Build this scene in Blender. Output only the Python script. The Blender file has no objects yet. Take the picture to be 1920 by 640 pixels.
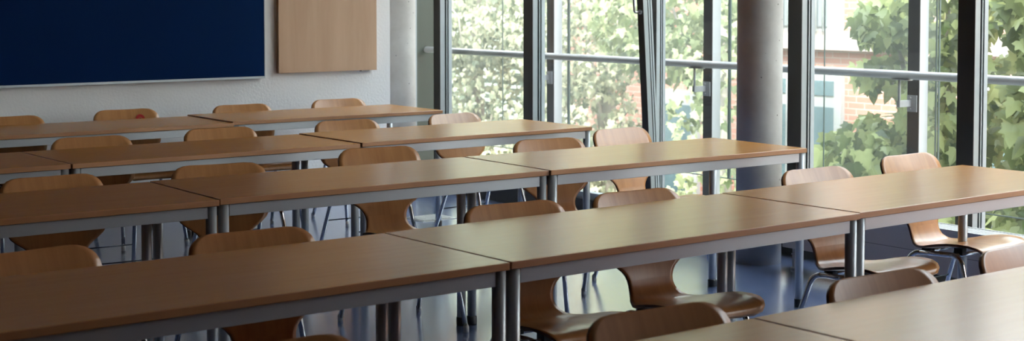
import bpy, bmesh, math, random
from mathutils import Vector, Matrix
random.seed(7)
C = bpy.context.scene.collection
S = bpy.context.scene
PI = math.pi

# ------------------------------------------------------------------ camera
F_PX, PITCH, YAW, CAM_Z, CY = 2797.7, 0.0489, 0.6452, 1.472, 126.2
cam_data = bpy.data.cameras.new('camera')
cam_data.sensor_width = 36.0
cam_data.sensor_fit = 'HORIZONTAL'
cam_data.lens = F_PX * 36.0 / 1920.0
cam_data.shift_y = -(320.0 - CY) / 1920.0
cam_data.clip_start = 0.05
cam_data.clip_end = 300
cam_data.dof.use_dof = True
cam_data.dof.focus_distance = 6.0
cam_data.dof.aperture_fstop = 5.6
cam = bpy.data.objects.new('camera', cam_data)
C.objects.link(cam)
fw = Vector((math.sin(YAW) * math.cos(PITCH), math.cos(YAW) * math.cos(PITCH), -math.sin(PITCH)))
rt = Vector((math.cos(YAW), -math.sin(YAW), 0))
up = rt.cross(fw)
m3 = Matrix((rt, up, -fw)).transposed()
cam.matrix_world = Matrix.Translation((0, 0, CAM_Z)) @ m3.to_4x4()
S.camera = cam

# ------------------------------------------------------------------ light
S.view_settings.view_transform = 'Standard'
S.view_settings.look = 'None'
S.view_settings.gamma = 1.0
S.view_settings.use_curve_mapping = False
S.view_settings.exposure = 0.60
SKY_STRENGTH = 7.0
SUN_STRENGTH = 11.0
S.cycles.max_bounces = 10
S.cycles.diffuse_bounces = 5
S.cycles.glossy_bounces = 5
S.cycles.transparent_max_bounces = 16
S.cycles.transmission_bounces = 6
S.cycles.sample_clamp_indirect = 6.0
S.cycles.caustics_reflective = False
S.cycles.caustics_refractive = False
S.cycles.use_denoising = True

world = bpy.data.worlds.new('overcast_sky')
S.world = world
world.use_nodes = True
wn, wl = world.node_tree.nodes, world.node_tree.links
wn.clear()
wo = wn.new('ShaderNodeOutputWorld')
wb = wn.new('ShaderNodeBackground')
wb.inputs['Strength'].default_value = SKY_STRENGTH
wt = wn.new('ShaderNodeTexCoord')
wx = wn.new('ShaderNodeSeparateXYZ')
wr = wn.new('ShaderNodeValToRGB')
wr.color_ramp.elements[0].position = 0.0
wr.color_ramp.elements[0].color = (0.92, 0.95, 0.93, 1)
wr.color_ramp.elements[1].position = 0.9
wr.color_ramp.elements[1].color = (0.78, 0.87, 1.0, 1)
wl.new(wt.outputs['Generated'], wx.inputs[0])
wl.new(wx.outputs['Z'], wr.inputs['Fac'])
wl.new(wr.outputs['Color'], wb.inputs['Color'])
wl.new(wb.outputs[0], wo.inputs['Surface'])

sun_data = bpy.data.lights.new('sun', 'SUN')
sun_data.energy = SUN_STRENGTH
sun_data.angle = math.radians(4)
sun_data.color = (1.0, 0.95, 0.86)
sun = bpy.data.objects.new('sun', sun_data)
C.objects.link(sun)
sun.rotation_euler = Vector((0.62, 0.30, -0.85)).to_track_quat('-Z', 'Y').to_euler()   # shines out over the roof onto the trees

# ------------------------------------------------------------------ materials
def new_mat(name):
    m = bpy.data.materials.new(name)
    m.use_nodes = True
    nt = m.node_tree
    return m, nt, nt.nodes['Principled BSDF']

def P(b, **k):
    names = {'color': 'Base Color', 'rough': 'Roughness', 'metal': 'Metallic', 'spec': 'Specular IOR Level',
             'coat': 'Coat Weight', 'coat_rough': 'Coat Roughness', 'ior': 'IOR', 'trans': 'Transmission Weight'}
    for a, v in k.items():
        if a == 'color':
            v = (*v, 1)
        b.inputs[names[a]].default_value = v

def plain(name, color, rough=0.5, metal=0.0, **k):
    m, nt, b = new_mat(name)
    P(b, color=color, rough=rough, metal=metal, **k)
    return m

def add_bump(nt, b, scale, strength, dist=0.002, detail=3, stretch=None):
    tc = nt.nodes.new('ShaderNodeTexCoord')
    n = nt.nodes.new('ShaderNodeTexNoise')
    n.inputs['Scale'].default_value = scale
    n.inputs['Detail'].default_value = detail
    bp = nt.nodes.new('ShaderNodeBump')
    bp.inputs['Strength'].default_value = strength
    bp.inputs['Distance'].default_value = dist
    if stretch:
        mp = nt.nodes.new('ShaderNodeMapping')
        mp.inputs['Scale'].default_value = stretch
        nt.links.new(tc.outputs['Object'], mp.inputs[0])
        nt.links.new(mp.outputs[0], n.inputs['Vector'])
    else:
        nt.links.new(tc.outputs['Object'], n.inputs['Vector'])
    nt.links.new(n.outputs['Fac'], bp.inputs['Height'])
    nt.links.new(bp.outputs[0], b.inputs['Normal'])

def wood(name, c1, c2, stretch, rough=0.35, spec=0.5, scale=3.0, coat=0.0, coat_rough=0.2, rings=0.0):
    """beech: fine fibres drawn out along one axis, shifted per object"""
    m, nt, b = new_mat(name)
    N, L = nt.nodes, nt.links
    tc = N.new('ShaderNodeTexCoord')
    oi = N.new('ShaderNodeObjectInfo')
    ad = N.new('ShaderNodeVectorMath'); ad.operation = 'ADD'
    mu = N.new('ShaderNodeMath'); mu.operation = 'MULTIPLY'; mu.inputs[1].default_value = 37.0
    L.new(oi.outputs['Random'], mu.inputs[0])
    L.new(tc.outputs['Object'], ad.inputs[0]); L.new(mu.outputs[0], ad.inputs[1])
    mp = N.new('ShaderNodeMapping'); mp.inputs['Scale'].default_value = stretch
    L.new(ad.outputs[0], mp.inputs[0])
    n1 = N.new('ShaderNodeTexNoise'); n1.inputs['Scale'].default_value = scale; n1.inputs['Detail'].default_value = 6
    n1.inputs['Roughness'].default_value = 0.6; n1.inputs['Distortion'].default_value = 0.4
    L.new(mp.outputs[0], n1.inputs['Vector'])
    cr = N.new('ShaderNodeValToRGB')
    cr.color_ramp.elements[0].position = 0.3; cr.color_ramp.elements[0].color = (*c1, 1)
    cr.color_ramp.elements[1].position = 0.7; cr.color_ramp.elements[1].color = (*c2, 1)
    L.new(n1.outputs['Fac'], cr.inputs['Fac'])
    L.new(cr.outputs['Color'], b.inputs['Base Color'])
    P(b, rough=rough, spec=spec, coat=coat, coat_rough=coat_rough)
    return m

M = {}
M['top'] = wood('beech_laminate', (0.49, 0.208, 0.038), (0.54, 0.238, 0.047), (1.2, 16, 16), rough=0.26, spec=0.46, scale=2.2)
M['edge'] = wood('beech_edge_band', (0.44, 0.205, 0.085), (0.54, 0.27, 0.12), (1.2, 10, 10), rough=0.42, scale=2.5)
M['ply'] = wood('beech_plywood', (0.42, 0.185, 0.065), (0.54, 0.26, 0.10), (26, 2.0, 1.6), rough=0.30, spec=0.5, scale=1.4, coat=0.25, coat_rough=0.2)
M['ply_edge'] = plain('dark_plywood_edge', (0.10, 0.035, 0.018), 0.5)
M['paint_metal'] = plain('silver_grey_paint', (0.44, 0.47, 0.49), 0.36, 0.3)
M['chrome'] = plain('chrome', (0.62, 0.64, 0.68), 0.12, 1.0)
M['black_plastic'] = plain('black_plastic', (0.012, 0.013, 0.016), 0.45)
M['dark_rod'] = plain('dark_steel_rod', (0.05, 0.055, 0.07), 0.35, 0.8)
M['clear_glide'] = plain('pale_plastic_glide', (0.62, 0.62, 0.60), 0.35)
M['alu'] = plain('grey_aluminium', (0.40, 0.44, 0.47), 0.42, 0.35)
M['alu_dark'] = plain('dark_and_backlit_aluminium', (0.055, 0.055, 0.052), 0.5, 0.2)  # dark grey base strip; also backlit shade painted on mullion and sash room faces
M['gasket'] = plain('black_gasket', (0.008, 0.009, 0.010), 0.7)
M['white_metal'] = plain('white_coated_steel', (0.5, 0.5, 0.51), 0.4, 0.0)
M['post'] = plain('light_grey_steel', (0.78, 0.78, 0.79), 0.5, 0.0)
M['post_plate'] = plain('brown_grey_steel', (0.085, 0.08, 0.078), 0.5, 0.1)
M['grille'] = plain('white_grille', (0.8, 0.8, 0.79), 0.4)
M['rail'] = plain('satin_steel', (0.58, 0.575, 0.57), 0.4, 0.3)
M['steel'] = plain('brushed_steel', (0.55, 0.56, 0.57), 0.28, 1.0)

m, nt, b = new_mat('white_woodchip_paint'); P(b, color=(0.84, 0.835, 0.83), rough=0.75, spec=0.25); add_bump(nt, b, 60, 0.5, 0.004, 4); M['wall'] = m
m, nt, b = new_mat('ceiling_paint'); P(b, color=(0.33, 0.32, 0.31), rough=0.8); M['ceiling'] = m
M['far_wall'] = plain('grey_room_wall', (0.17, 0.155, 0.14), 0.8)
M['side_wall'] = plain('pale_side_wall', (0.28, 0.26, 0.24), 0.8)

m, nt, b = new_mat('blue_grey_linoleum')
N, L = nt.nodes, nt.links
tc = N.new('ShaderNodeTexCoord'); n1 = N.new('ShaderNodeTexNoise'); n1.inputs['Scale'].default_value = 9; n1.inputs['Detail'].default_value = 8
cr = N.new('ShaderNodeValToRGB'); cr.color_ramp.elements[0].position = 0.35; cr.color_ramp.elements[0].color = (0.095, 0.135, 0.260, 1)
cr.color_ramp.elements[1].position = 0.7; cr.color_ramp.elements[1].color = (0.125, 0.165, 0.300, 1)
L.new(tc.outputs['Object'], n1.inputs['Vector']); L.new(n1.outputs['Fac'], cr.inputs['Fac']); L.new(cr.outputs['Color'], b.inputs['Base Color'])
n2 = N.new('ShaderNodeTexNoise'); n2.inputs['Scale'].default_value = 3.5; n2.inputs['Detail'].default_value = 4
mr = N.new('ShaderNodeMapRange'); mr.inputs['To Min'].default_value = 0.20; mr.inputs['To Max'].default_value = 0.24
L.new(tc.outputs['Object'], n2.inputs['Vector']); L.new(n2.outputs['Fac'], mr.inputs['Value']); L.new(mr.outputs[0], b.inputs['Roughness'])
P(b, spec=0.5, ior=2.0, coat=1.0, coat_rough=0.17)
M['floor'] = m

m, nt, b = new_mat('concrete')
N, L = nt.nodes, nt.links
tc = N.new('ShaderNodeTexCoord')
n1 = N.new('ShaderNodeTexNoise'); n1.inputs['Scale'].default_value = 3; n1.inputs['Detail'].default_value = 8; n1.inputs['Roughness'].default_value = 0.65
cr = N.new('ShaderNodeValToRGB'); cr.color_ramp.elements[0].position = 0.3; cr.color_ramp.elements[0].color = (0.48, 0.455, 0.42, 1)
cr.color_ramp.elements[1].position = 0.75; cr.color_ramp.elements[1].color = (0.66, 0.645, 0.61, 1)
vo = N.new('ShaderNodeTexVoronoi'); vo.inputs['Scale'].default_value = 16
cp = N.new('ShaderNodeValToRGB'); cp.color_ramp.elements[0].position = 0.05; cp.color_ramp.elements[0].color = (0.12, 0.11, 0.10, 1)
cp.color_ramp.elements[1].position = 0.09; cp.color_ramp.elements[1].color = (1, 1, 1, 1)
mx = N.new('ShaderNodeMixRGB'); mx.blend_type = 'MULTIPLY'; mx.inputs['Fac'].default_value = 0.85
L.new(tc.outputs['Object'], n1.inputs['Vector']); L.new(tc.outputs['Object'], vo.inputs['Vector'])
L.new(n1.outputs['Fac'], cr.inputs['Fac']); L.new(vo.outputs['Distance'], cp.inputs['Fac'])
L.new(cr.outputs['Color'], mx.inputs[1]); L.new(cp.outputs['Color'], mx.inputs[2]); L.new(mx.outputs[0], b.inputs['Base Color'])
P(b, rough=0.7, spec=0.3)
M['concrete'] = m

m, nt, b = new_mat('navy_board_felt'); P(b, color=(0.0005, 0.016, 0.075), rough=0.6, spec=0.04); add_bump(nt, b, 700, 0.12, 0.0006, 2); M['navy'] = m
M['panel_wood'] = wood('beech_wall_panel', (0.52, 0.335, 0.215), (0.60, 0.40, 0.265), (9, 9, 0.8), rough=0.5, spec=0.35, scale=1.2)
M['panel_edge'] = plain('brown_panel_edge', (0.30, 0.15, 0.07), 0.5)

def glass(name, tint, haze, refl_ior=1.45):
    m = bpy.data.materials.new(name); m.use_nodes = True
    nt = m.node_tree; N, L = nt.nodes, nt.links; N.clear()
    o = N.new('ShaderNodeOutputMaterial')
    tr = N.new('ShaderNodeBsdfTransparent'); tr.inputs['Color'].default_value = (*tint, 1)
    gl = N.new('ShaderNodeBsdfGlossy'); gl.inputs['Roughness'].default_value = 0.02
    lw = N.new('ShaderNodeLayerWeight'); lw.inputs['Blend'].default_value = 0.5
    pw = N.new('ShaderNodeMath'); pw.operation = 'POWER'; pw.inputs[1].default_value = 5.0
    fr = N.new('ShaderNodeMath'); fr.operation = 'MULTIPLY_ADD'; fr.inputs[1].default_value = 0.9; fr.inputs[2].default_value = 0.03
    L.new(lw.outputs['Facing'], pw.inputs[0]); L.new(pw.outputs[0], fr.inputs[0])
    mx = N.new('ShaderNodeMixShader')
    L.new(fr.outputs[0], mx.inputs[0]); L.new(tr.outputs[0], mx.inputs[1]); L.new(gl.outputs[0], mx.inputs[2])
    last = mx
    if haze > 0:
        df = N.new('ShaderNodeBsdfTranslucent'); df.inputs['Color'].default_value = (0.92, 0.95, 0.94, 1)
        d2 = N.new('ShaderNodeBsdfDiffuse'); d2.inputs['Color'].default_value = (0.92, 0.95, 0.94, 1)
        ms = N.new('ShaderNodeMixShader'); ms.inputs[0].default_value = 0.5
        L.new(df.outputs[0], ms.inputs[1]); L.new(d2.outputs[0], ms.inputs[2])
        m2 = N.new('ShaderNodeMixShader'); m2.inputs[0].default_value = haze
        L.new(mx.outputs[0], m2.inputs[1]); L.new(ms.outputs[0], m2.inputs[2]); last = m2
    L.new(last.outputs[0], o.inputs['Surface'])
    return m
M['glass'] = glass('window_glass', (0.97, 0.98, 0.975), 0.006)
M['glass_dusty'] = glass('dusty_outer_glass', (0.95, 0.975, 0.965), 0.055)
M['glass_edge'] = plain('green_glass_edge', (0.16, 0.21, 0.20), 0.3)

def leaf_mat(name, ca, cb, trans=0.45):
    m = bpy.data.materials.new(name); m.use_nodes = True
    nt = m.node_tree; N, L = nt.nodes, nt.links; N.clear()
    o = N.new('ShaderNodeOutputMaterial')
    ge = N.new('ShaderNodeNewGeometry')
    cr = N.new('ShaderNodeValToRGB'); cr.color_ramp.elements[0].color = (*ca, 1); cr.color_ramp.elements[1].color = (*cb, 1)
    L.new(ge.outputs['Random Per Island'], cr.inputs['Fac'])
    b = N.new('ShaderNodeBsdfPrincipled'); b.inputs['Roughness'].default_value = 0.42
    t = N.new('ShaderNodeBsdfTranslucent')
    mx = N.new('ShaderNodeMixShader'); mx.inputs[0].default_value = trans
    L.new(cr.outputs['Color'], b.inputs['Base Color']); L.new(cr.outputs['Color'], t.inputs['Color'])
    L.new(b.outputs[0], mx.inputs[1]); L.new(t.outputs[0], mx.inputs[2]); L.new(mx.outputs[0], o.inputs['Surface'])
    return m
M['leaf_near'] = leaf_mat('green_leaf', (0.06, 0.10, 0.018), (0.50, 0.55, 0.25))
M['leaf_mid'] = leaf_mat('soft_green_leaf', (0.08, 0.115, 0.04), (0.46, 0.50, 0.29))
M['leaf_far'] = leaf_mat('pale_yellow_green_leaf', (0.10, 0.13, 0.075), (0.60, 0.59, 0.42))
M['bark'] = plain('grey_bark', (0.30, 0.27, 0.23), 0.85)
M['grass'] = plain('lawn', (0.09, 0.12, 0.06), 0.9)

def brick(name):
    m, nt, b = new_mat(name); N, L = nt.nodes, nt.links
    tc = N.new('ShaderNodeTexCoord'); sp = N.new('ShaderNodeSeparateXYZ'); cb = N.new('ShaderNodeCombineXYZ')
    L.new(tc.outputs['Object'], sp.inputs[0]); L.new(sp.outputs['Y'], cb.inputs['X']); L.new(sp.outputs['Z'], cb.inputs['Y'])
    br = N.new('ShaderNodeTexBrick'); br.inputs['Scale'].default_value = 1.0
    br.inputs['Brick Width'].default_value = 0.25; br.inputs['Row Height'].default_value = 0.075; br.inputs['Mortar Size'].default_value = 0.006
    br.inputs['Color1'].default_value = (0.34, 0.15, 0.11, 1); br.inputs['Color2'].default_value = (0.40, 0.19, 0.145, 1)
    br.inputs['Mortar'].default_value = (0.4, 0.32, 0.28, 1)
    L.new(cb.outputs[0], br.inputs['Vector']); L.new(br.outputs['Color'], b.inputs['Base Color']); P(b, rough=0.85)
    return m
M['brick'] = brick('red_brick')
M['cream'] = plain('cream_render', (0.27, 0.235, 0.215), 0.7)
M['white_frame'] = plain('white_window_frame', (0.33, 0.33, 0.33), 0.5)
M['dim_glass'] = plain('blue_grey_window_glass', (0.10, 0.15, 0.17), 0.08, 0.0, spec=0.9)
M['louvre'] = plain('grey_green_louvre', (0.30, 0.33, 0.28), 0.6)
M['terrace'] = plain('pale_terrace_slab', (0.22, 0.23, 0.23), 0.7)
M['red'] = plain('red_sticker', (0.42, 0.008, 0.006), 0.6)

# ------------------------------------------------------------------ mesh helpers
def box(bm, x0, y0, z0, x1, y1, z1, mi=0, mat=None):
    co = [(x0, y0, z0), (x1, y0, z0), (x1, y1, z0), (x0, y1, z0), (x0, y0, z1), (x1, y0, z1), (x1, y1, z1), (x0, y1, z1)]
    v = [bm.verts.new(mat @ Vector(c) if mat else c) for c in co]
    for f in ((3, 2, 1, 0), (4, 5, 6, 7), (0, 1, 5, 4), (1, 2, 6, 5), (2, 3, 7, 6), (3, 0, 4, 7)):
        fa = bm.faces.new([v[i] for i in f]); fa.material_index = mi
    return v

def tube(bm, pts, r, n=10, mi=0, cap=True, radii=None):
    pts = [Vector(p) for p in pts]
    rings = []
    ref = None
    for i, p in enumerate(pts):
        a = pts[max(i - 1, 0)]; c = pts[min(i + 1, len(pts) - 1)]
        d = (c - a).normalized()
        if ref is None:
            ref = Vector((1, 0, 0)) if abs(d.x) < 0.9 else Vector((0, 1, 0))
        s = d.cross(ref).normalized(); t = s.cross(d).normalized(); ref = t
        rr = radii[i] if radii else r
        rings.append([bm.verts.new(p + (s * math.cos(2 * PI * k / n) + t * math.sin(2 * PI * k / n)) * rr) for k in range(n)])
    for a, c in zip(rings, rings[1:]):
        for k in range(n):
            f = bm.faces.new((a[k], a[(k + 1) % n], c[(k + 1) % n], c[k])); f.smooth = True; f.material_index = mi
    if cap:
        for ring, rev in ((rings[0], False), (rings[-1], True)):
            f = bm.faces.new(ring if rev else ring[::-1]); f.material_index = mi

def bend(pts, r, n=5):
    """round the inner corners of a polyline"""
    pts = [Vector(p) for p in pts]
    out = [pts[0]]
    for i in range(1, len(pts) - 1):
        a, p, c = pts[i - 1], pts[i], pts[i + 1]
        d1, d2 = (a - p).normalized(), (c - p).normalized()
        q1, q2 = p + d1 * r, p + d2 * r
        for k in range(n + 1):
            t = k / n
            out.append(q1 * (1 - t) ** 2 + p * 2 * t * (1 - t) + q2 * t ** 2)
    out.append(pts[-1])
    return out

def link(name, bm, mats, parent=None, bevel=0.0, recalc=True, loc=None):
    if recalc:
        bmesh.ops.recalc_face_normals(bm, faces=bm.faces[:])
    me = bpy.data.meshes.new(name)
    bm.to_mesh(me); bm.free()
    for mm in (mats if isinstance(mats, (list, tuple)) else [mats]):
        me.materials.append(mm)
    o = bpy.data.objects.new(name, me)
    C.objects.link(o)
    if parent:
        o.parent = parent
    if loc:
        o.location = loc
    if bevel:
        md = o.modifiers.new('bevel', 'BEVEL'); md.width = bevel; md.segments = 2; md.limit_method = 'ANGLE'
    return o

def B():
    return bmesh.new()

def bx(name, lo, hi, mat, parent=None, bevel=0.0):
    bm = B(); box(bm, *lo, *hi)
    return link(name, bm, mat, parent, bevel)

def tag(o, label=None, cat=None, group=None, kind=None):
    if label: o['label'] = label
    if cat: o['category'] = cat
    if group: o['group'] = group
    if kind: o['kind'] = kind
    return o

def empty(name, loc=(0, 0, 0), rz=0.0):
    o = bpy.data.objects.new(name, None)
    C.objects.link(o)
    o.location = loc
    o.rotation_euler = (0, 0, rz)
    o.empty_display_size = 0.1
    return o

def kids(o):
    return [c for c in list(C.objects) if c.parent == o]

def copy_tree(o, parent=None, table=None):
    c = o.copy(); C.objects.link(c); c.parent = parent
    for ch in kids(o):
        copy_tree(ch, c)
    return c

def structure(o, label=None, cat=None):
    return tag(o, label, cat, None, 'structure')

# ------------------------------------------------------------------ room shell
XW = 6.28          # inner face of the window wall
YB = 9.0           # face of the back wall
X0, Y0, ZC = -2.6, -2.8, 3.0
structure(bx('floor', (X0 - .1, Y0 - .1, -0.12), (XW + .12, 9.9, 0), M['floor']), 'glossy blue-grey linoleum floor', 'floor')
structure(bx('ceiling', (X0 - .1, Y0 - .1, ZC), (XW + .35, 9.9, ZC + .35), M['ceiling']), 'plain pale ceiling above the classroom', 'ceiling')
structure(bx('wall_back', (X0 - .1, YB, 0), (5.687, YB + .12, ZC), M['wall']), 'white textured back wall behind the boards', 'wall')
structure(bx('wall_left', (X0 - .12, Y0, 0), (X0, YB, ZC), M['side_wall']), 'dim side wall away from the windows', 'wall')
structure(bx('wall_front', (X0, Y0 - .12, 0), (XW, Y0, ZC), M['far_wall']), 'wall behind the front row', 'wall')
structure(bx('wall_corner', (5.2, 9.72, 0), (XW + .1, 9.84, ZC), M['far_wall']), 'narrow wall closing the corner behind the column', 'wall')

structure(bx('wall_sky_block', (X0 - .1, 10.3, -3.2), (6.95, 26, ZC + .35), plain('dark_grey_green_render', (0.06, 0.072, 0.055), 0.6)), 'dark grey-green wing wall added beyond the corner to block sky', 'wall')  # added mass, keeps bright sky out of the outer glass reflections

def column(x, y, label):
    bm = B()
    prof = [(0.124, 0.0), (0.124, ZC)]
    n = 64
    rings = []
    for r, z in [(0.124, 0.0), (0.124, 1.0), (0.124, 2.0), (0.124, ZC)]:
        rings.append([bm.verts.new((r * math.cos(2 * PI * k / n), r * math.sin(2 * PI * k / n), z)) for k in range(n)])
    for a, c in zip(rings, rings[1:]):
        for k in range(n):
            f = bm.faces.new((a[k], a[(k + 1) % n], c[(k + 1) % n], c[k])); f.smooth = True
    bm.faces.new(rings[0][::-1]); bm.faces.new(rings[-1])
    o = link('concrete_column', bm, M['concrete'], loc=(x, y, 0))
    structure(o, label, 'column')
    return o
column(5.992, 5.705, 'round bare concrete column standing free in front of the windows')
column(5.96, 9.31, 'round concrete column in the far corner beside the back wall')

# ------------------------------------------------------------------ window wall
ZB, ZT = 0.12, 2.9
structure(bx('trim_1', (XW, .30, 0), (XW + .12, 9.72, ZB), M['alu_dark']), 'dark base strip under the windows', 'trim')
structure(bx('trim_2', (XW, .30, ZT), (XW + .12, 9.72, ZC), M['alu']), 'aluminium head strip above the windows', 'trim')

def mullion(n, y0, y1, x0=XW):
    """front member, gasket lines and outer cap, all standing in the depth of the wall"""
    e = empty('trim_%d' % n, (x0, (y0 + y1) / 2, ZB))
    h, d, w = ZT - ZB, XW + .105 - x0, (y1 - y0) / 2
    bm = B(); box(bm, 0, -w, 0, d * .38, w, h); box(bm, d * .52, -w, 0, d * .60, w, h); box(bm, d * .72, -w, 0, d, w, h)
    link('mullion', bm, M['alu'], e)
    bm = B(); box(bm, d * .36, -w + .006, 0, d * .54, w - .006, h); box(bm, d * .58, -w + .006, 0, d * .74, w - .006, h)
    link('gasket', bm, M['gasket'], e)
    bm = B(); box(bm, -.004, -w, 0, 0.0, w, h)  # thin dark skin: backlit shade of the room side put into colour
    link('backlit_face', bm, M['alu_dark'], e)
    structure(e, None, None)
    return e

structure(bx('wall_light_block', (XW, Y0, 0), (XW + .12, 0.30, ZC), M['far_wall']), 'unseen solid wall added beside the first window to cut light', 'wall')  # out of view, added to hold window light off the table aprons
MULL = [(0.30, 0.40), (0.95, 1.05), (2.14, 2.24), (3.33, 3.43), (4.526, 4.626),
        (5.66, 5.761), (5.92, 6.02), (6.885, 6.965), (8.104, 8.207), (9.235, 9.32), (9.715, 9.72)]
ML = ['second mullion behind the camera side', 'window mullion']
for i, (a, c) in enumerate(MULL):
    e = mullion(3 + i, a, c, XW + (.03 if abs(a - 6.885) < .01 or abs(a - 5.92) < .01 else 0))
    e['label'] = 'vertical window mullion with black gasket lines'
    e['category'] = 'mullion'

def pane_window(n, y0, y1, x=XW + .06):
    w = empty('window_%d' % n, (x, (y0 + y1) / 2, ZB))
    hw = (y1 - y0) / 2
    bm = B(); box(bm, -.004, -hw, .04, .004, hw, ZT - ZB - .04)
    link('pane', bm, M['glass'], w)
    bm = B(); box(bm, -.03, -hw, 0, .03, hw, .04); box(bm, -.03, -hw, ZT - ZB - .04, .03, hw, ZT - ZB)
    link('window_frame', bm, M['alu'], w)
    structure(w, 'tall fixed window between two mullions', 'window')
    return w
k = 1
for (a, c), (d, e_) in zip(MULL, MULL[1:]):
    if abs(c - 6.02) < .01:
        continue
    if d - c > 0.02:
        pane_window(k, c, d); k += 1

# tilted opening sash left of the free column
win = empty('window_%d' % k, (XW + .02, 6.4525, ZB + .03))
hw, sh = .4625, ZT - ZB - .08
til = Matrix.Rotation(math.radians(-3.6), 4, 'Y')
bm = B()
for s in (-1, 1):
    ya, yb = (s * hw - .055, s * hw) if s > 0 else (-hw, -hw + .055)
    box(bm, -.045, ya, 0, -.012, yb, sh, 0, til); box(bm, -.004, ya, 0, .006, yb, sh, 0, til); box(bm, .014, ya, 0, .026, yb, sh, 0, til)
    box(bm, -.014, ya + .004, 0, .016, yb - .004, sh, 1, til)
    box(bm, -.048, ya, 0, -.045, yb, sh, 2, til)  # stile's room face darkened in colour as if backlit
for z0 in (0, sh - .055):
    box(bm, -.045, -hw + .055, z0, .026, hw - .055, z0 + .055, 0, til)
link('window_frame', bm, [M['alu'], M['gasket'], M['alu_dark']], win)
bm = B(); box(bm, -.012, -hw + .05, .05, -.004, hw - .05, sh - .05, 0, til); link('pane', bm, M['glass'], win)
hd = B()
hz = 1.22
tube(hd, [til @ Vector((-.046, hw - .03, hz)), til @ Vector((-.056, hw - .03, hz))], .017, 14)
tube(hd, bend([til @ Vector((-.050, hw - .03, hz)), til @ Vector((-.098, hw - .03, hz)), til @ Vector((-.098, hw - .03, hz + .13))], .012), .0085, 10)
link('window_handle', hd, M['steel'], win)
structure(win, 'inward tilted window sash with a lever handle', 'window')

# ------------------------------------------------------------------ convector under the windows
cv = empty('convector_cabinet', (5.95, 5.49, 0))
L_ = 4.5
bm = B(); box(bm, 0, -L_, .115, .15, 0, .325)
link('cabinet_body', bm, plain('grey_convector_panel', (0.75, 0.72, 0.69), 0.5), cv, 0.002)
bm = B()
for j in range(1, 4):
    box(bm, -.0015, -j * 1.15 - .002, .117, 0.0, -j * 1.15 + .002, .323)
box(bm, -.0015, -L_, .215, 0, -.001, .2175)
link('panel_joint', bm, plain('panel_joint_line', (0.3, 0.28, 0.27), 0.7), cv)
bm = B()
box(bm, -.006, -L_, .325, .006, .004, .343); box(bm, .144, -L_, .325, .156, .004, .343)
nb = 225
for j in range(nb):
    y = -L_ + (j + .5) * L_ / nb
    box(bm, .006, y - .0055, .327, .144, y + .0055, .341)
link('grille', bm, M['grille'], cv)
for j in range(3):
    bm = B(); yy = -.06 - j * 1.9
    tube(bm, [(.03, yy, .115), (.03, yy, .012)], .011, 12)
    tube(bm, [(.03, yy, .085), (.03, yy, .078)], .017, 12)
    tube(bm, [(.03, yy, .012), (.03, yy, .0)], .02, 12)
    link('leg', bm, M['white_metal'], cv)
tag(cv, 'long grey convector cabinet with white top grille on short legs under the windows', 'radiator')

# ------------------------------------------------------------------ floor outlet
fo = empty('floor_outlet', (5.435, 8.115, 0))
bm = B(); box(bm, -.135, -.115, 0, .135, .115, .004); link('frame', bm, M['steel'], fo)
bm = B()
for j in range(9):
    x = -.115 + j * .0265
    box(bm, x, -.098, .004, x + .017, .098, .007)
link('lid', bm, plain('ribbed_grey_lid', (0.55, 0.56, 0.55), 0.4, 0.3), fo)
tag(fo, 'square ribbed metal floor outlet in the floor near the far corner', 'floor outlet')

# ------------------------------------------------------------------ boards on the back wall
bd = empty('pinboard', (2.85, YB, .925))
bm = B(); box(bm, -1.82, -.045, 0, 1.82, -.012, 1.25); link('board_face', bm, M['navy'], bd, .002)
bm = B(); box(bm, -1.82, -.047, -.014, 1.82, -.008, 0); box(bm, 1.82, -.047, -.014, 1.823, -.008, 1.25); box(bm, -1.823, -.047, -.014, -1.82, -.008, 1.25); box(bm, -1.82, -.047, 1.25, 1.82, -.008, 1.264)
link('frame', bm, M['alu'], bd)
for x in (-1.2, 0, 1.2):
    bm = B(); box(bm, x - .05, -.012, .1, x + .05, -.001, 1.1); link('wall_bracket', bm, M['alu'], bd)
tag(bd, 'large dark navy blue board with thin metal edge on the white back wall', 'board')

wp = empty('wooden_panel', (5.165, YB, .94))
bm = B(); box(bm, -.386, -.042, 0, .386, -.012, 1.3); link('panel_face', bm, M['panel_wood'], wp, .0015)
bm = B(); box(bm, -.3875, -.040, .002, -.386, -.014, 1.298); link('side_edge', bm, M['panel_edge'], wp)
for x in (-.3, .3):
    bm = B(); box(bm, x - .03, -.030 if x > 0 else -.012, -.008 if x > 0 else .05, x + .03, -.001, 0 if x > 0 else 1.25); link('wall_bracket', bm, M['white_metal'], wp)
tag(wp, 'square light beech wooden panel hung right of the navy board', 'panel')

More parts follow.
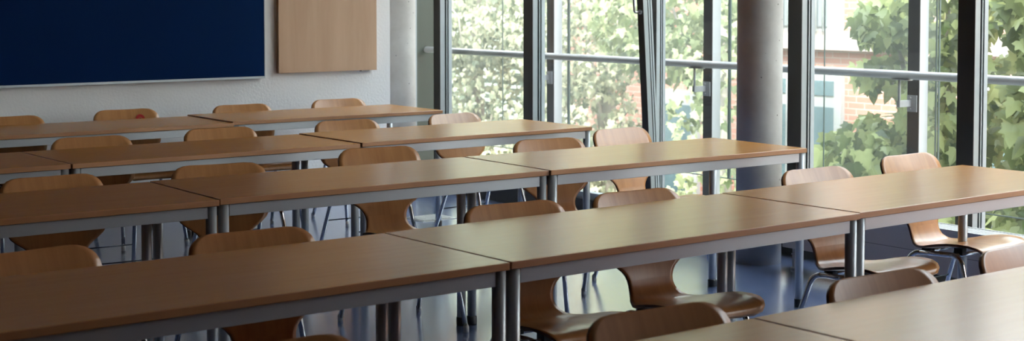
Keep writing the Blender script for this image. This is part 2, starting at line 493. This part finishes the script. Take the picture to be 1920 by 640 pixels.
# ------------------------------------------------------------------ tables
H, D = 0.74, 0.634
def make_table():
    t = empty('classroom_table')
    L0 = 1.469
    hx, hy = L0 / 2, D / 2
    bm = B(); box(bm, -hx, -hy, H - .021, hx, hy, H)
    bmesh.ops.recalc_face_normals(bm, faces=bm.faces[:])
    for f in bm.faces:
        f.material_index = 0 if abs(f.normal.z) > .5 else 1
    link('table_top', bm, [M['top'], M['edge']], t, .0022)
    i = .022
    za, zb = H - .064, H - .0225
    for s in (-1, 1):
        bm = B(); y = s * (hy - i); box(bm, -hx + i + .018, y - .011, za, hx - i - .018, y + .011, zb)
        link('apron', bm, M['paint_metal'], t, .0015)
        bm = B(); x = s * (hx - i); box(bm, x - .011, -hy + i + .018, za, x + .011, hy - i - .018, zb)
        link('apron', bm, M['paint_metal'], t, .0015)
    for sx in (-1, 1):
        for sy in (-1, 1):
            x, y = sx * (hx - i), sy * (hy - i)
            bm = B(); tube(bm, [(x, y, .03), (x, y, H - .0215)], .0195, 20)
            lg = link('leg', bm, M['paint_metal'], t)
            bm = B(); tube(bm, [(x, y, 0), (x, y, .004), (x, y, .034), (x, y, .038)], .022, 20, radii=[.021, .0225, .0225, .0205])
            link('foot_cap', bm, M['black_plastic'], lg)
    return t

T = {
 '1L': (3.132, 8.111, -0.0156, 0.7320, 1.469, 'back-row table below the left part of the navy board'),
 '1R': (4.594, 8.113, -0.0147, 0.7390, 1.448, 'back-row table below the beech panel, nearest the far corner column'),
 '2L': (1.603, 6.593, 0.0058, 0.7376, 1.469, 'leftmost table of the second row from the back wall, cut by the photo edge'),
 '2A': (3.068, 6.593, 0.0068, 0.7384, 1.453, 'middle table of the second row from the back wall'),
 '2B': (4.538, 6.592, 0.0047, 0.7431, 1.478, 'window-side table of the second row from the back wall'),
 '3L': (1.592, 5.127, -0.0165, 0.7470, 1.469, 'dark left table of the middle row, cut by the photo edge'),
 '3A': (3.061, 5.106, -0.0164, 0.7494, 1.461, 'middle table of the middle row, chair with tall visible back behind it'),
 '3B': (4.549, 5.068, -0.0210, 0.7510, 1.508, 'window-side table of the middle row, its end in front of the concrete column'),
 '4A': (1.685, 3.537, 0.0109, 0.7411, 1.469, 'left table of the second row from the camera, brown and dim'),
 '4B': (3.160, 3.557, 0.0165, 0.7420, 1.475, 'centre table of the second row from the camera, top reflecting pale window light'),
 '4C': (4.631, 3.586, 0.0175, 0.7435, 1.463, 'table at the window end of the second row from the camera'),
 '5A': (1.714, 2.021, 0.0106, 0.7396, 1.469, 'nearest-row table in the bottom middle, only its far edge showing'),
 '5B': (3.187, 2.036, 0.0108, 0.7404, 1.469, 'nearest-row table in the bottom right corner'),
}
proto = make_table()
first = True
for key, (x, y, a, h, l, lab) in T.items():
    o = proto if first else copy_tree(proto)
    first = False
    o.location = (x, y, 0); o.rotation_euler = (0, 0, a); o.scale = (l / 1.469, 1, h / H)
    tag(o, lab, 'table', 'beech classroom tables in rows')

# small scuff on the window-side table of the middle row
# ------------------------------------------------------------------ chairs
PROFILE = [  # y, z, half width ; from the front lip over the seat up to the top of the back
 (-.498, .398, .120), (-.505, .410, .150), (-.500, .424, .166), (-.484, .433, .178), (-.455, .438, .188), (-.41, .438, .193), (-.36, .434, .195),
 (-.31, .426, .193), (-.265, .418, .185), (-.23, .411, .172), (-.20, .407, .155), (-.175, .406, .140), (-.155, .408, .126), (-.138, .415, .117),
 (-.124, .428, .105), (-.115, .443, .100), (-.109, .458, .098), (-.104, .475, .100), (-.100, .492, .107), (-.096, .507, .119), (-.092, .521, .137),
 (-.088, .535, .159), (-.083, .552, .180), (-.077, .574, .193), (-.069, .604, .200), (-.059, .636, .2025), (-.047, .672, .204), (-.036, .700, .204), (-.025, .724, .201), (-.017, .740, .194),
 (-.011, .752, .183), (-.006, .762, .168), (-.002, .769, .148), (0, .773, .115)]
TH = .0095
def shell_piece(name, prof, parent):
    """bent plywood strip: two skins TH apart with a dark laminated edge"""
    bm = B()
    nu = 17
    up_, lo_ = [], []
    nP = len(PROFILE)
    for (y, z, w) in prof:
        i = PROFILE.index((y, z, w))
        a, c = PROFILE[max(i - 1, 0)], PROFILE[min(i + 1, nP - 1)]
        ty, tz = c[0] - a[0], c[1] - a[1]
        l = math.hypot(ty, tz); ty /= l; tz /= l
        ny, nz = -tz, ty                      # points up on the seat, forward on the back
        back = min(max((z - .5) / .12, 0), 1)
        seat = min(max((-.20 - y) / .08, 0), 1) * min(max((y + .52) / .06, 0), 1)
        r1, r2 = [], []
        for k in range(nu):
            u = -1 + 2 * k / (nu - 1)
            x = u * w
            dish = .012 * (x / .2) ** 2 * back + .013 * max(0, (abs(x) - .08) / .115) ** 2 * seat + .004 * (x / .12) ** 2 * (1 - back) * (1 - seat)
            p = Vector((x, y + ny * dish, z + nz * dish))
            q = p + Vector((0, -ny * TH, -nz * TH))
            r1.append(bm.verts.new(p)); r2.append(bm.verts.new(q))
        up_.append(r1); lo_.append(r2)
    for i in range(len(prof) - 1):
        for k in range(nu - 1):
            f = bm.faces.new((up_[i][k], up_[i][k + 1], up_[i + 1][k + 1], up_[i + 1][k])); f.smooth = True
            f = bm.faces.new((lo_[i][k], lo_[i + 1][k], lo_[i + 1][k + 1], lo_[i][k + 1])); f.smooth = True
        for k in (0, nu - 1):
            f = bm.faces.new((up_[i][k], up_[i + 1][k], lo_[i + 1][k], lo_[i][k]) if k == 0 else (up_[i][k], lo_[i][k], lo_[i + 1][k], up_[i + 1][k]))
            f.material_index = 1; f.smooth = False
    for end in (0, len(prof) - 1):
        if prof[end] in (PROFILE[0], PROFILE[-1]):
            for k in range(nu - 1):
                f = bm.faces.new((up_[end][k], lo_[end][k], lo_[end][k + 1], up_[end][k + 1]) if end == 0 else (up_[end][k], up_[end][k + 1], lo_[end][k + 1], lo_[end][k]))
                f.material_index = 1
    return link(name, bm, [M['ply'], M['ply_edge']], parent)

def make_chair():
    t = empty('school_chair')
    cut = 17
    shell_piece('seat', PROFILE[:cut + 1], t)
    shell_piece('backrest', PROFILE[cut:], t)
    zr = .386
    for s in (-1, 1):
        rear_top, front_top = (s * .164, -.165, zr), (s * .164, -.405, zr + .014)
        rf, ff = (s * .196, -.035, .012), (s * .192, -.515, .012)
        full = bend([rf, rear_top, front_top, ff], .045, 7)
        # rear leg, rail and front leg cut from one bent tube
        nb_ = 8
        rear = full[:1 + nb_]; mid = full[nb_:1 + nb_ + 1]; front = full[1 + nb_:]
        bm = B(); tube(bm, rear, .0108, 12); a = link('leg', bm, M['chrome'], t)
        bm = B(); tube(bm, [(rf[0], rf[1], 0), (rf[0], rf[1], .022), (rf[0] - s * .002, rf[1] - .004, .03)], .0125, 12, radii=[.012, .0125, .0112]); link('foot_cap', bm, M['clear_glide'], a)
        bm = B(); tube(bm, mid, .0108, 12); link('side_rail', bm, M['chrome'], t)
        bm = B(); tube(bm, front, .0108, 12); a = link('leg', bm, M['chrome'], t)
        bm = B(); tube(bm, [(ff[0], ff[1], 0), (ff[0], ff[1], .022), (ff[0] - s * .002, ff[1] + .002, .03)], .0125, 12, radii=[.012, .0125, .0112]); link('foot_cap', bm, M['clear_glide'], a)
    for y, z in ((-.20, .386), (-.37, .394)):
        bm = B(); tube(bm, [(-.164, y, z), (.164, y, z)], .008, 10); link('cross_bar', bm, M['chrome'], t)
    for s in (-1, 1):
        bm = B(); box(bm, s * .115 - .014, -.235, .386, s * .115 + .014, -.19, .4)
        link('seat_mount', bm, M['black_plastic'], t)
        bm = B(); box(bm, s * .115 - .014, -.39, .394, s * .115 + .014, -.35, .422)
        link('seat_mount', bm, M['black_plastic'], t)
    for (y0, y1, rz) in ((-.035, -.165, .24), (-.515, -.405, .22)):
        f = (rz - .012) / (zr - .012)
        y = y0 + (y1 - y0) * f; x = .195 - .031 * f
        bm = B(); tube(bm, [(-x, y, rz), (x, y, rz)], .0032, 8); link('stretcher', bm, M['dark_rod'], t)
    return t

CH = [
 ('11', 2.814, 8.538, -.028, 'beech chair behind the back-row table, cut by the left photo edge'),
 ('12', 3.555, 8.636, -.062, 'back-row beech chair with a small red mark on its backrest'),
 ('13', 4.302, 8.583, -.051, 'back-row beech chair behind the seam of the two back tables'),
 ('14', 5.042, 8.646, -.055, 'pale back-row chair below the beech wall panel'),
 ('21', 2.735, 7.081, -.059, 'leftmost chair behind the second row of tables from the back wall'),
 ('22', 3.453, 7.145, -.060, 'second chair from the left behind the second row from the back wall'),
 ('23', 4.231, 7.169, -.045, 'chair behind the second row from the back wall, beside the table seam'),
 ('24', 4.959, 7.182, .120, 'window-side chair behind the second row from the back wall, near the corner mullion'),
 ('31', 2.011, 5.633, .007, 'dark chair behind the left table of the middle row, cut by the photo edge'),
 ('32', 2.707, 5.618, -.13, 'chair behind the left end of the middle table in the middle row'),
 ('33', 3.589, 5.800, -.13, 'chair standing tall behind the centre of the middle row, narrow waist seen under the table'),
 ('34', 4.460, 5.652, -.13, 'chair behind the window-side table of the middle row, left of the pair'),
 ('35', 5.107, 5.871, .056, 'pale pinkish chair in front of the tilted window sash'),
 ('40', 1.372, 4.030, .110, 'dark chair at the left photo edge, second row from the camera'),
 ('41', 2.016, 3.976, -.039, 'chair behind the dim left table of the second row from the camera'),
 ('42', 2.988, 3.979, -.069, 'chair left of the pair behind the centre table, second row from the camera'),
 ('43', 3.522, 3.969, -.043, 'chair right of the pair behind the centre table, its full seat showing below'),
 ('44', 4.558, 4.048, -.032, 'chair in front of the dark column-side mullion, left chair at the window-end table'),
 ('45', 5.273, 4.155, .026, 'chair nearest the convector cabinet, at the window-end table'),
 ('50', 1.385, 2.665, -.02, 'nearest-row chair at the bottom edge, only the top of its back showing'),
 ('51', 2.227, 2.442, -.057, 'large blurred nearest-row chair back at the bottom, left of the table seam'),
 ('52', 2.955, 2.413, -.047, 'nearest-row chair back at lower right, behind the corner table'),
 ('53', 3.577, 2.455, .094, 'nearest-row chair cut by the right photo edge'),
]
cproto = make_chair()
first = True
for key, x, y, a, lab in CH:
    o = cproto if first else copy_tree(cproto)
    first = False
    o.location = (x, y, 0); o.rotation_euler = (0, 0, a)
    tag(o, lab, 'chair', 'bent plywood school chairs')
    if key == '12':
        bm = B()
        pts_o, pts_i = [], []
        for j in range(13):
            t_ = PI * j / 12
            for lst, r in ((pts_o, .026), (pts_i, .010)):
                xx = .085 + r * math.cos(t_) * 1.05; zz = .716 + r * math.sin(t_)
                yy = -.0295 - .012 * (xx / .2) ** 2 - .0012 + (zz - .724) * .47 + .0
                lst.append(bm.verts.new((xx, yy - .004, zz)))
        for j in range(12):
            bm.faces.new((pts_o[j], pts_o[j + 1], pts_i[j + 1], pts_i[j]))
        xx = .085
        box(bm, xx - .006, -.0365, .712, xx + .006, -.0355, .722)
        for q in kids(o):
            if q.name.startswith('backrest'):
                link('red_mark', bm, M['red'], q, recalc=True)

# ------------------------------------------------------------------ outside: balcony, rail, posts, outer glass
tr = bx('balcony_slab', (XW + .13, -3, -.35), (7.35, 13.5, -.06), M['terrace'])
tag(tr, 'pale narrow balcony slab outside the windows', 'balcony', None, 'structure')

PY = [3.75, 5.42, 7.085, 8.755]
rail = empty('handrail', (6.85, 5.42, 1.015))
bm = B(); tube(bm, [(0, -4.4, 0), (0, 4.86, 0)], .0245, 20); link('rail_tube', bm, M['rail'], rail)
for y in PY:
    bm = B(); yy = y - 5.42
    box(bm, -.022, yy - .055, -.030, .022, yy + .055, -.024)
    tube(bm, [(0, yy + .02, -.026), (0, yy + .02, -.175)], .008, 10)
    box(bm, -.010, yy + .008, -.185, .095, yy + .030, -.148)
    box(bm, .090, yy - .03, -.215, .098, yy + .035, -.12)
    for dz in (-.135, -.20):
        tube(bm, [(.082, yy + .012, dz), (.091, yy + .012, dz)], .006, 8)
    link('bracket', bm, M['white_metal'], rail)
tag(rail, 'satin steel handrail tube running along outside all the windows', 'handrail')
for i, y in enumerate(PY):
    lab = {5.42: 'grey outer post between the concrete column and the darkest mullion, with rail bracket',
           7.085: 'grey outer post seen left of the concrete column, with rail bracket',
           8.755: 'white outer post beside the second mullion from the corner', 3.75: 'outer steel post just beyond the right photo edge'}.get(y, 'outer steel post beyond the far corner column')
    o = empty('balcony_post', (6.99, y, 0))
    bm = B(); box(bm, -.036, -.04, -.06, .04, .04, ZC + .3); link('post_body', bm, M['post'], o, .002)
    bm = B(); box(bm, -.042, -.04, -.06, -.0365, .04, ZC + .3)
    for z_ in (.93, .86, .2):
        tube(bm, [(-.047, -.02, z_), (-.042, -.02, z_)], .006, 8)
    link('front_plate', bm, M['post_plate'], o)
    tag(o, lab, 'post', 'outer steel posts')
GE = [(1.95, 3.60), (3.62, 5.327), (5.346, 6.985), (7.0, 8.665), (8.68, 10.3)]
GL = ['outer glass panel right of the darkest mullion', 'hazy outer glass panel behind the concrete column', 'hazy outer glass panel behind the tilted sash', 'hazy outer glass panel nearest the far corner']
for i, (a, c) in enumerate(GE):
    e = empty('outer_glass_panel', (7.06, (a + c) / 2, .25))
    hw = (c - a) / 2
    bm = B(); box(bm, -.005, -hw + .003, 0.003, .005, hw - .003, 3.0); link('pane', bm, M['glass_dusty'] if a > 5 else M['glass'], e)
    bm = B(); box(bm, -.006, -hw, 0, .006, hw, .006)
    for s in (-1, 1):
        box(bm, -.006, s * hw - .003, 0, .006, s * hw + .003, 3.0)
    box(bm, -.004, .015 - .004, 0, .004, .015 + .0, 3.0) if a > 5 else None
    link('panel_edge', bm, M['glass_edge'], e)
    tag(e, GL[i - 1] if i >= 1 else 'outer glass panel beyond the right photo edge', 'glass panel', 'outer glass panels')

# ------------------------------------------------------------------ outside: ground and buildings
tag(bx('lawn', (7.0, -20, -3.3), (60, 60, -3.2), M['grass']), 'green lawn below the windows', 'ground', None, 'structure')

bb = empty('brick_building', (14.0, 12.0, -3.2))
def bpart(name, lo, hi, mat, parent=bb):
    bm = B(); box(bm, lo[0] - 14.0, lo[1] - 12.0, lo[2] + 3.2, hi[0] - 14.0, hi[1] - 12.0, hi[2] + 3.2)
    return link(name, bm, mat, parent)
bpart('wall', (14.0, -6, -3.2), (20, 17.2, 4.2), M['brick'])
for y0, y1 in ((11.93, 13.6), (8.6, 9.9), (5.6, 6.9), (14.40, 15.45)):
    zt, zb2 = (.50, -1.6) if y0 != 14.40 else (.16, -1.9)
    fr = bpart('window', (13.93, y0, zb2), (14.0, y1, zt), M['white_frame'])
    w_ = (y1 - y0)
    if y0 == 14.40:
        rows = ((-1.75, -.02),); cols = ((y0 + .12, y1 - .14),)
    else:
        rows = ((-1.5, .10), (.24, .42)); cols = ((y0 + .11, y0 + w_ / 2 - .05), (y0 + w_ / 2 + .05, y1 - .11))
    for za_, zb_ in rows:
        for ya_, yb_ in cols:
            bpart('window_pane', (13.915, ya_, za_), (13.94, yb_, zb_), M['dim_glass'], fr)
for y0, y1 in ((12.15, 13.6), (5.6, 6.9)):
    fr = bpart('window', (13.93, y0 - .2, 1.02), (14.0, y1, 2.9), M['white_frame'])
    bpart('window_pane', (13.91, y0, 1.08), (13.94, y1 - .1, 2.7), plain('pale_curtained_glass', (0.22, 0.24, 0.25), 0.2), fr)
    for j in range(int((y1 - y0) / .11)):
        bm = B(); tube(bm, [(-.16, y0 + j * .11 - 12, 4.22), (-.16, y0 + j * .11 - 12, 6.2)], .012, 6); link('railing_bar', bm, M['white_metal'], fr)
bpart('sill_band', (13.86, 10.95, .80), (14.02, 13.9, 1.03), M['cream'])
bpart('sill_band', (13.86, 4.5, .80), (14.02, 9.9, 1.03), M['cream'])
bpart('sill_band', (13.9, -6, 3.3), (14.02, 17.2, 3.6), M['cream'])
tag(bb, 'red brick building with white framed windows and cream bands across the yard', 'building')

lb = empty('louvred_backdrop', (17.5, 24, -3.2))  # added: slats stand in for reflected blinds, height blocks sky
bm = B(); box(bm, 0, -6.5, 0, 5, 9, 13); link('wall', bm, plain('grey_green_render', (0.15, 0.18, 0.13), 0.8), lb)
bm = B()
for j in range(84):
    z = .3 + j * .15
    box(bm, -.12, -6.5, z, 0, 9, z + .055)
link('louvre_slats', bm, M['louvre'], lb)
tag(lb, 'made-up louvred building for reflected blind stripes, raised to block sky', 'building')

# ------------------------------------------------------------------ trees
LEAF = [(0, 0), (.16, -.12), (.46, -.06), (.36, .14), (.52, .38), (.26, .42), (.20, .66), (0, 1.0), (-.20, .66), (-.26, .42), (-.52, .38), (-.36, .14), (-.46, -.06), (-.16, -.12)]
def foliage(name, blobs, size, mat, parent, face=Vector((-.75, -.5, .35))):
    verts, faces = [], []
    org = parent.location
    for (cx, cy, cz, rx, ry, rz, n) in blobs:
        for _ in range(n):
            while True:
                p = Vector((random.uniform(-1, 1), random.uniform(-1, 1), random.uniform(-1, 1)))
                if p.length < 1: break
            if random.random() < .6:
                p = p.normalized() * (random.uniform(.75, 1.02))
            c = Vector((cx + p.x * rx, cy + p.y * ry, cz + p.z * rz)) - org
            nrm = (face + Vector((random.gauss(0, .55), random.gauss(0, .55), random.gauss(0, .45)))).normalized()
            down = Vector((random.gauss(0, .35), random.gauss(0, .35), -1))
            v = (down - nrm * down.dot(nrm)).normalized()
            u = v.cross(nrm)
            s = size * random.uniform(.6, 1.15)
            base = len(verts)
            fold = random.uniform(.05, .35)
            verts.append(tuple(c + v * s * .32))
            for (a, b_) in LEAF:
                q = c + u * a * s + v * b_ * s + nrm * (-abs(a) * fold * s - .12 * s * b_ * b_)
                verts.append(tuple(q))
            k = len(LEAF)
            for j in range(k):
                faces.append((base, base + 1 + j, base + 1 + (j + 1) % k))
    me = bpy.data.meshes.new(name)
    me.from_pydata(verts, [], faces)
    me.materials.append(mat)
    o = bpy.data.objects.new(name, me); C.objects.link(o); o.parent = parent
    o['kind'] = 'stuff'
    return o

def tree(name, base, blobs, size, mat, label, cat='tree', branches=()):
    t = empty(name, base)
    ox, oy, oz = base
    top = max(b_[2] for b_ in blobs)
    bm = B()
    tube(bm, [(0, 0, 0), (.06, .05, (top - oz) * .5), (0, .1, top - oz)], .12, 10, radii=[.13, .09, .03])
    link('trunk', bm, M['bark'], t)
    for br in blobs:
        bm = B()
        z0 = max(.4, (br[2] - oz) * .6)
        a = Vector((.03, .05, z0)); c = Vector((br[0] - ox, br[1] - oy, br[2] - oz))
        mid = (a + c) / 2 + Vector((0, 0, .15))
        tube(bm, [a, mid, c], .03, 8, radii=[.045, .03, .012]); link('branch', bm, M['bark'], t)
    for pts in branches:
        bm = B(); tube(bm, [Vector(p) - Vector(base) for p in pts], .012, 6, radii=[.016] + [.010] * (len(pts) - 2) + [.005]); link('branch', bm, M['bark'], t)
    foliage('foliage', blobs, size, mat, t)
    tag(t, label, cat, 'trees outside the windows')
    return t

tree('leafy_tree', (8.9, 6.6, -3.2),
     [(8.5, 6.35, 1.55, .45, .42, .50, 420), (8.4, 6.75, 1.30, .30, .26, .22, 150), (8.5, 6.25, .75, .45, .36, .45, 330), (8.5, 6.85, .25, .5, .52, .38, 480),
      (8.5, 6.3, .05, .5, .5, .5, 420), (8.6, 6.9, -.55, .6, .9, .6, 480), (8.5, 6.85, .92, .28, .25, .12, 90)],
     .135, M['leaf_near'], 'large-leaved green tree close behind the glass between the column and the darkest mullion')
tree('leafy_tree', (9.0, 5.3, -3.2),
     [(8.5, 5.45, 1.5, .5, .42, .6, 460), (8.5, 5.35, .75, .5, .44, .5, 420), (8.5, 5.4, .05, .5, .45, .5, 360), (8.6, 4.6, .8, .6, .6, 1.2, 400)],
     .15, M['leaf_near'], 'large-leaved green tree at the right edge of the photo, right of the darkest mullion')
tree('leafy_tree', (9.4, 2.9, -3.2),  # out of view, added so near tables reflect leaves instead of sky
     [(8.9, 3.0, .8, .8, 1.0, 1.9, 900)],
     .15, M['leaf_near'], 'unseen large-leaved green tree added to dim sky reflections on the tables')
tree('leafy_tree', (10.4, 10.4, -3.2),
     [(10.2, 10.9, 1.35, .8, .95, .75, 1300), (10.3, 10.8, 3.3, 1.0, 1.2, 1.6, 1300), (10.2, 10.2, .2, .6, .45, 1.5, 700), (10.3, 10.9, -1.35, .8, 1.1, .75, 900), (10.3, 12.3, -1.5, .8, .8, .8, 600)],  # highest crown added above the view to keep sky off tabletop reflections
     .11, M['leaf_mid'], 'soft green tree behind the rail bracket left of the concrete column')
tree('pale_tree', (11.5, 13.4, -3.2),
     [(11.2, 13.5, 1.2, .8, 1.3, .9, 2600), (11.4, 13.4, 3.4, 1.0, 1.6, 1.6, 1500), (11.2, 13.6, -.4, .8, 1.0, 1.0, 1900), (11.3, 14.4, -1.0, .8, 1.1, .9, 1300)],  # top crown added out of view so tabletops mirror leaves
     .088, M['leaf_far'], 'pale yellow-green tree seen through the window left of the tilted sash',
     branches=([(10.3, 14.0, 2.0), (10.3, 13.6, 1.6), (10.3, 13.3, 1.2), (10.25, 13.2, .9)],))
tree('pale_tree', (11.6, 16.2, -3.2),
     [(11.3, 15.9, 1.15, .8, 1.25, .65, 2600), (11.5, 16.4, 3.2, 1.0, 1.5, 1.6, 1500), (11.3, 15.4, .0, .7, .8, .8, 1000), (11.3, 16.9, .2, .7, .6, 1.3, 1000), (11.5, 15.6, -1.2, .8, 1.4, .6, 900), (11.6, 18.6, .4, .8, 1.2, 2.0, 1800)],  # uppermost blob added unseen to screen sky from the tabletops
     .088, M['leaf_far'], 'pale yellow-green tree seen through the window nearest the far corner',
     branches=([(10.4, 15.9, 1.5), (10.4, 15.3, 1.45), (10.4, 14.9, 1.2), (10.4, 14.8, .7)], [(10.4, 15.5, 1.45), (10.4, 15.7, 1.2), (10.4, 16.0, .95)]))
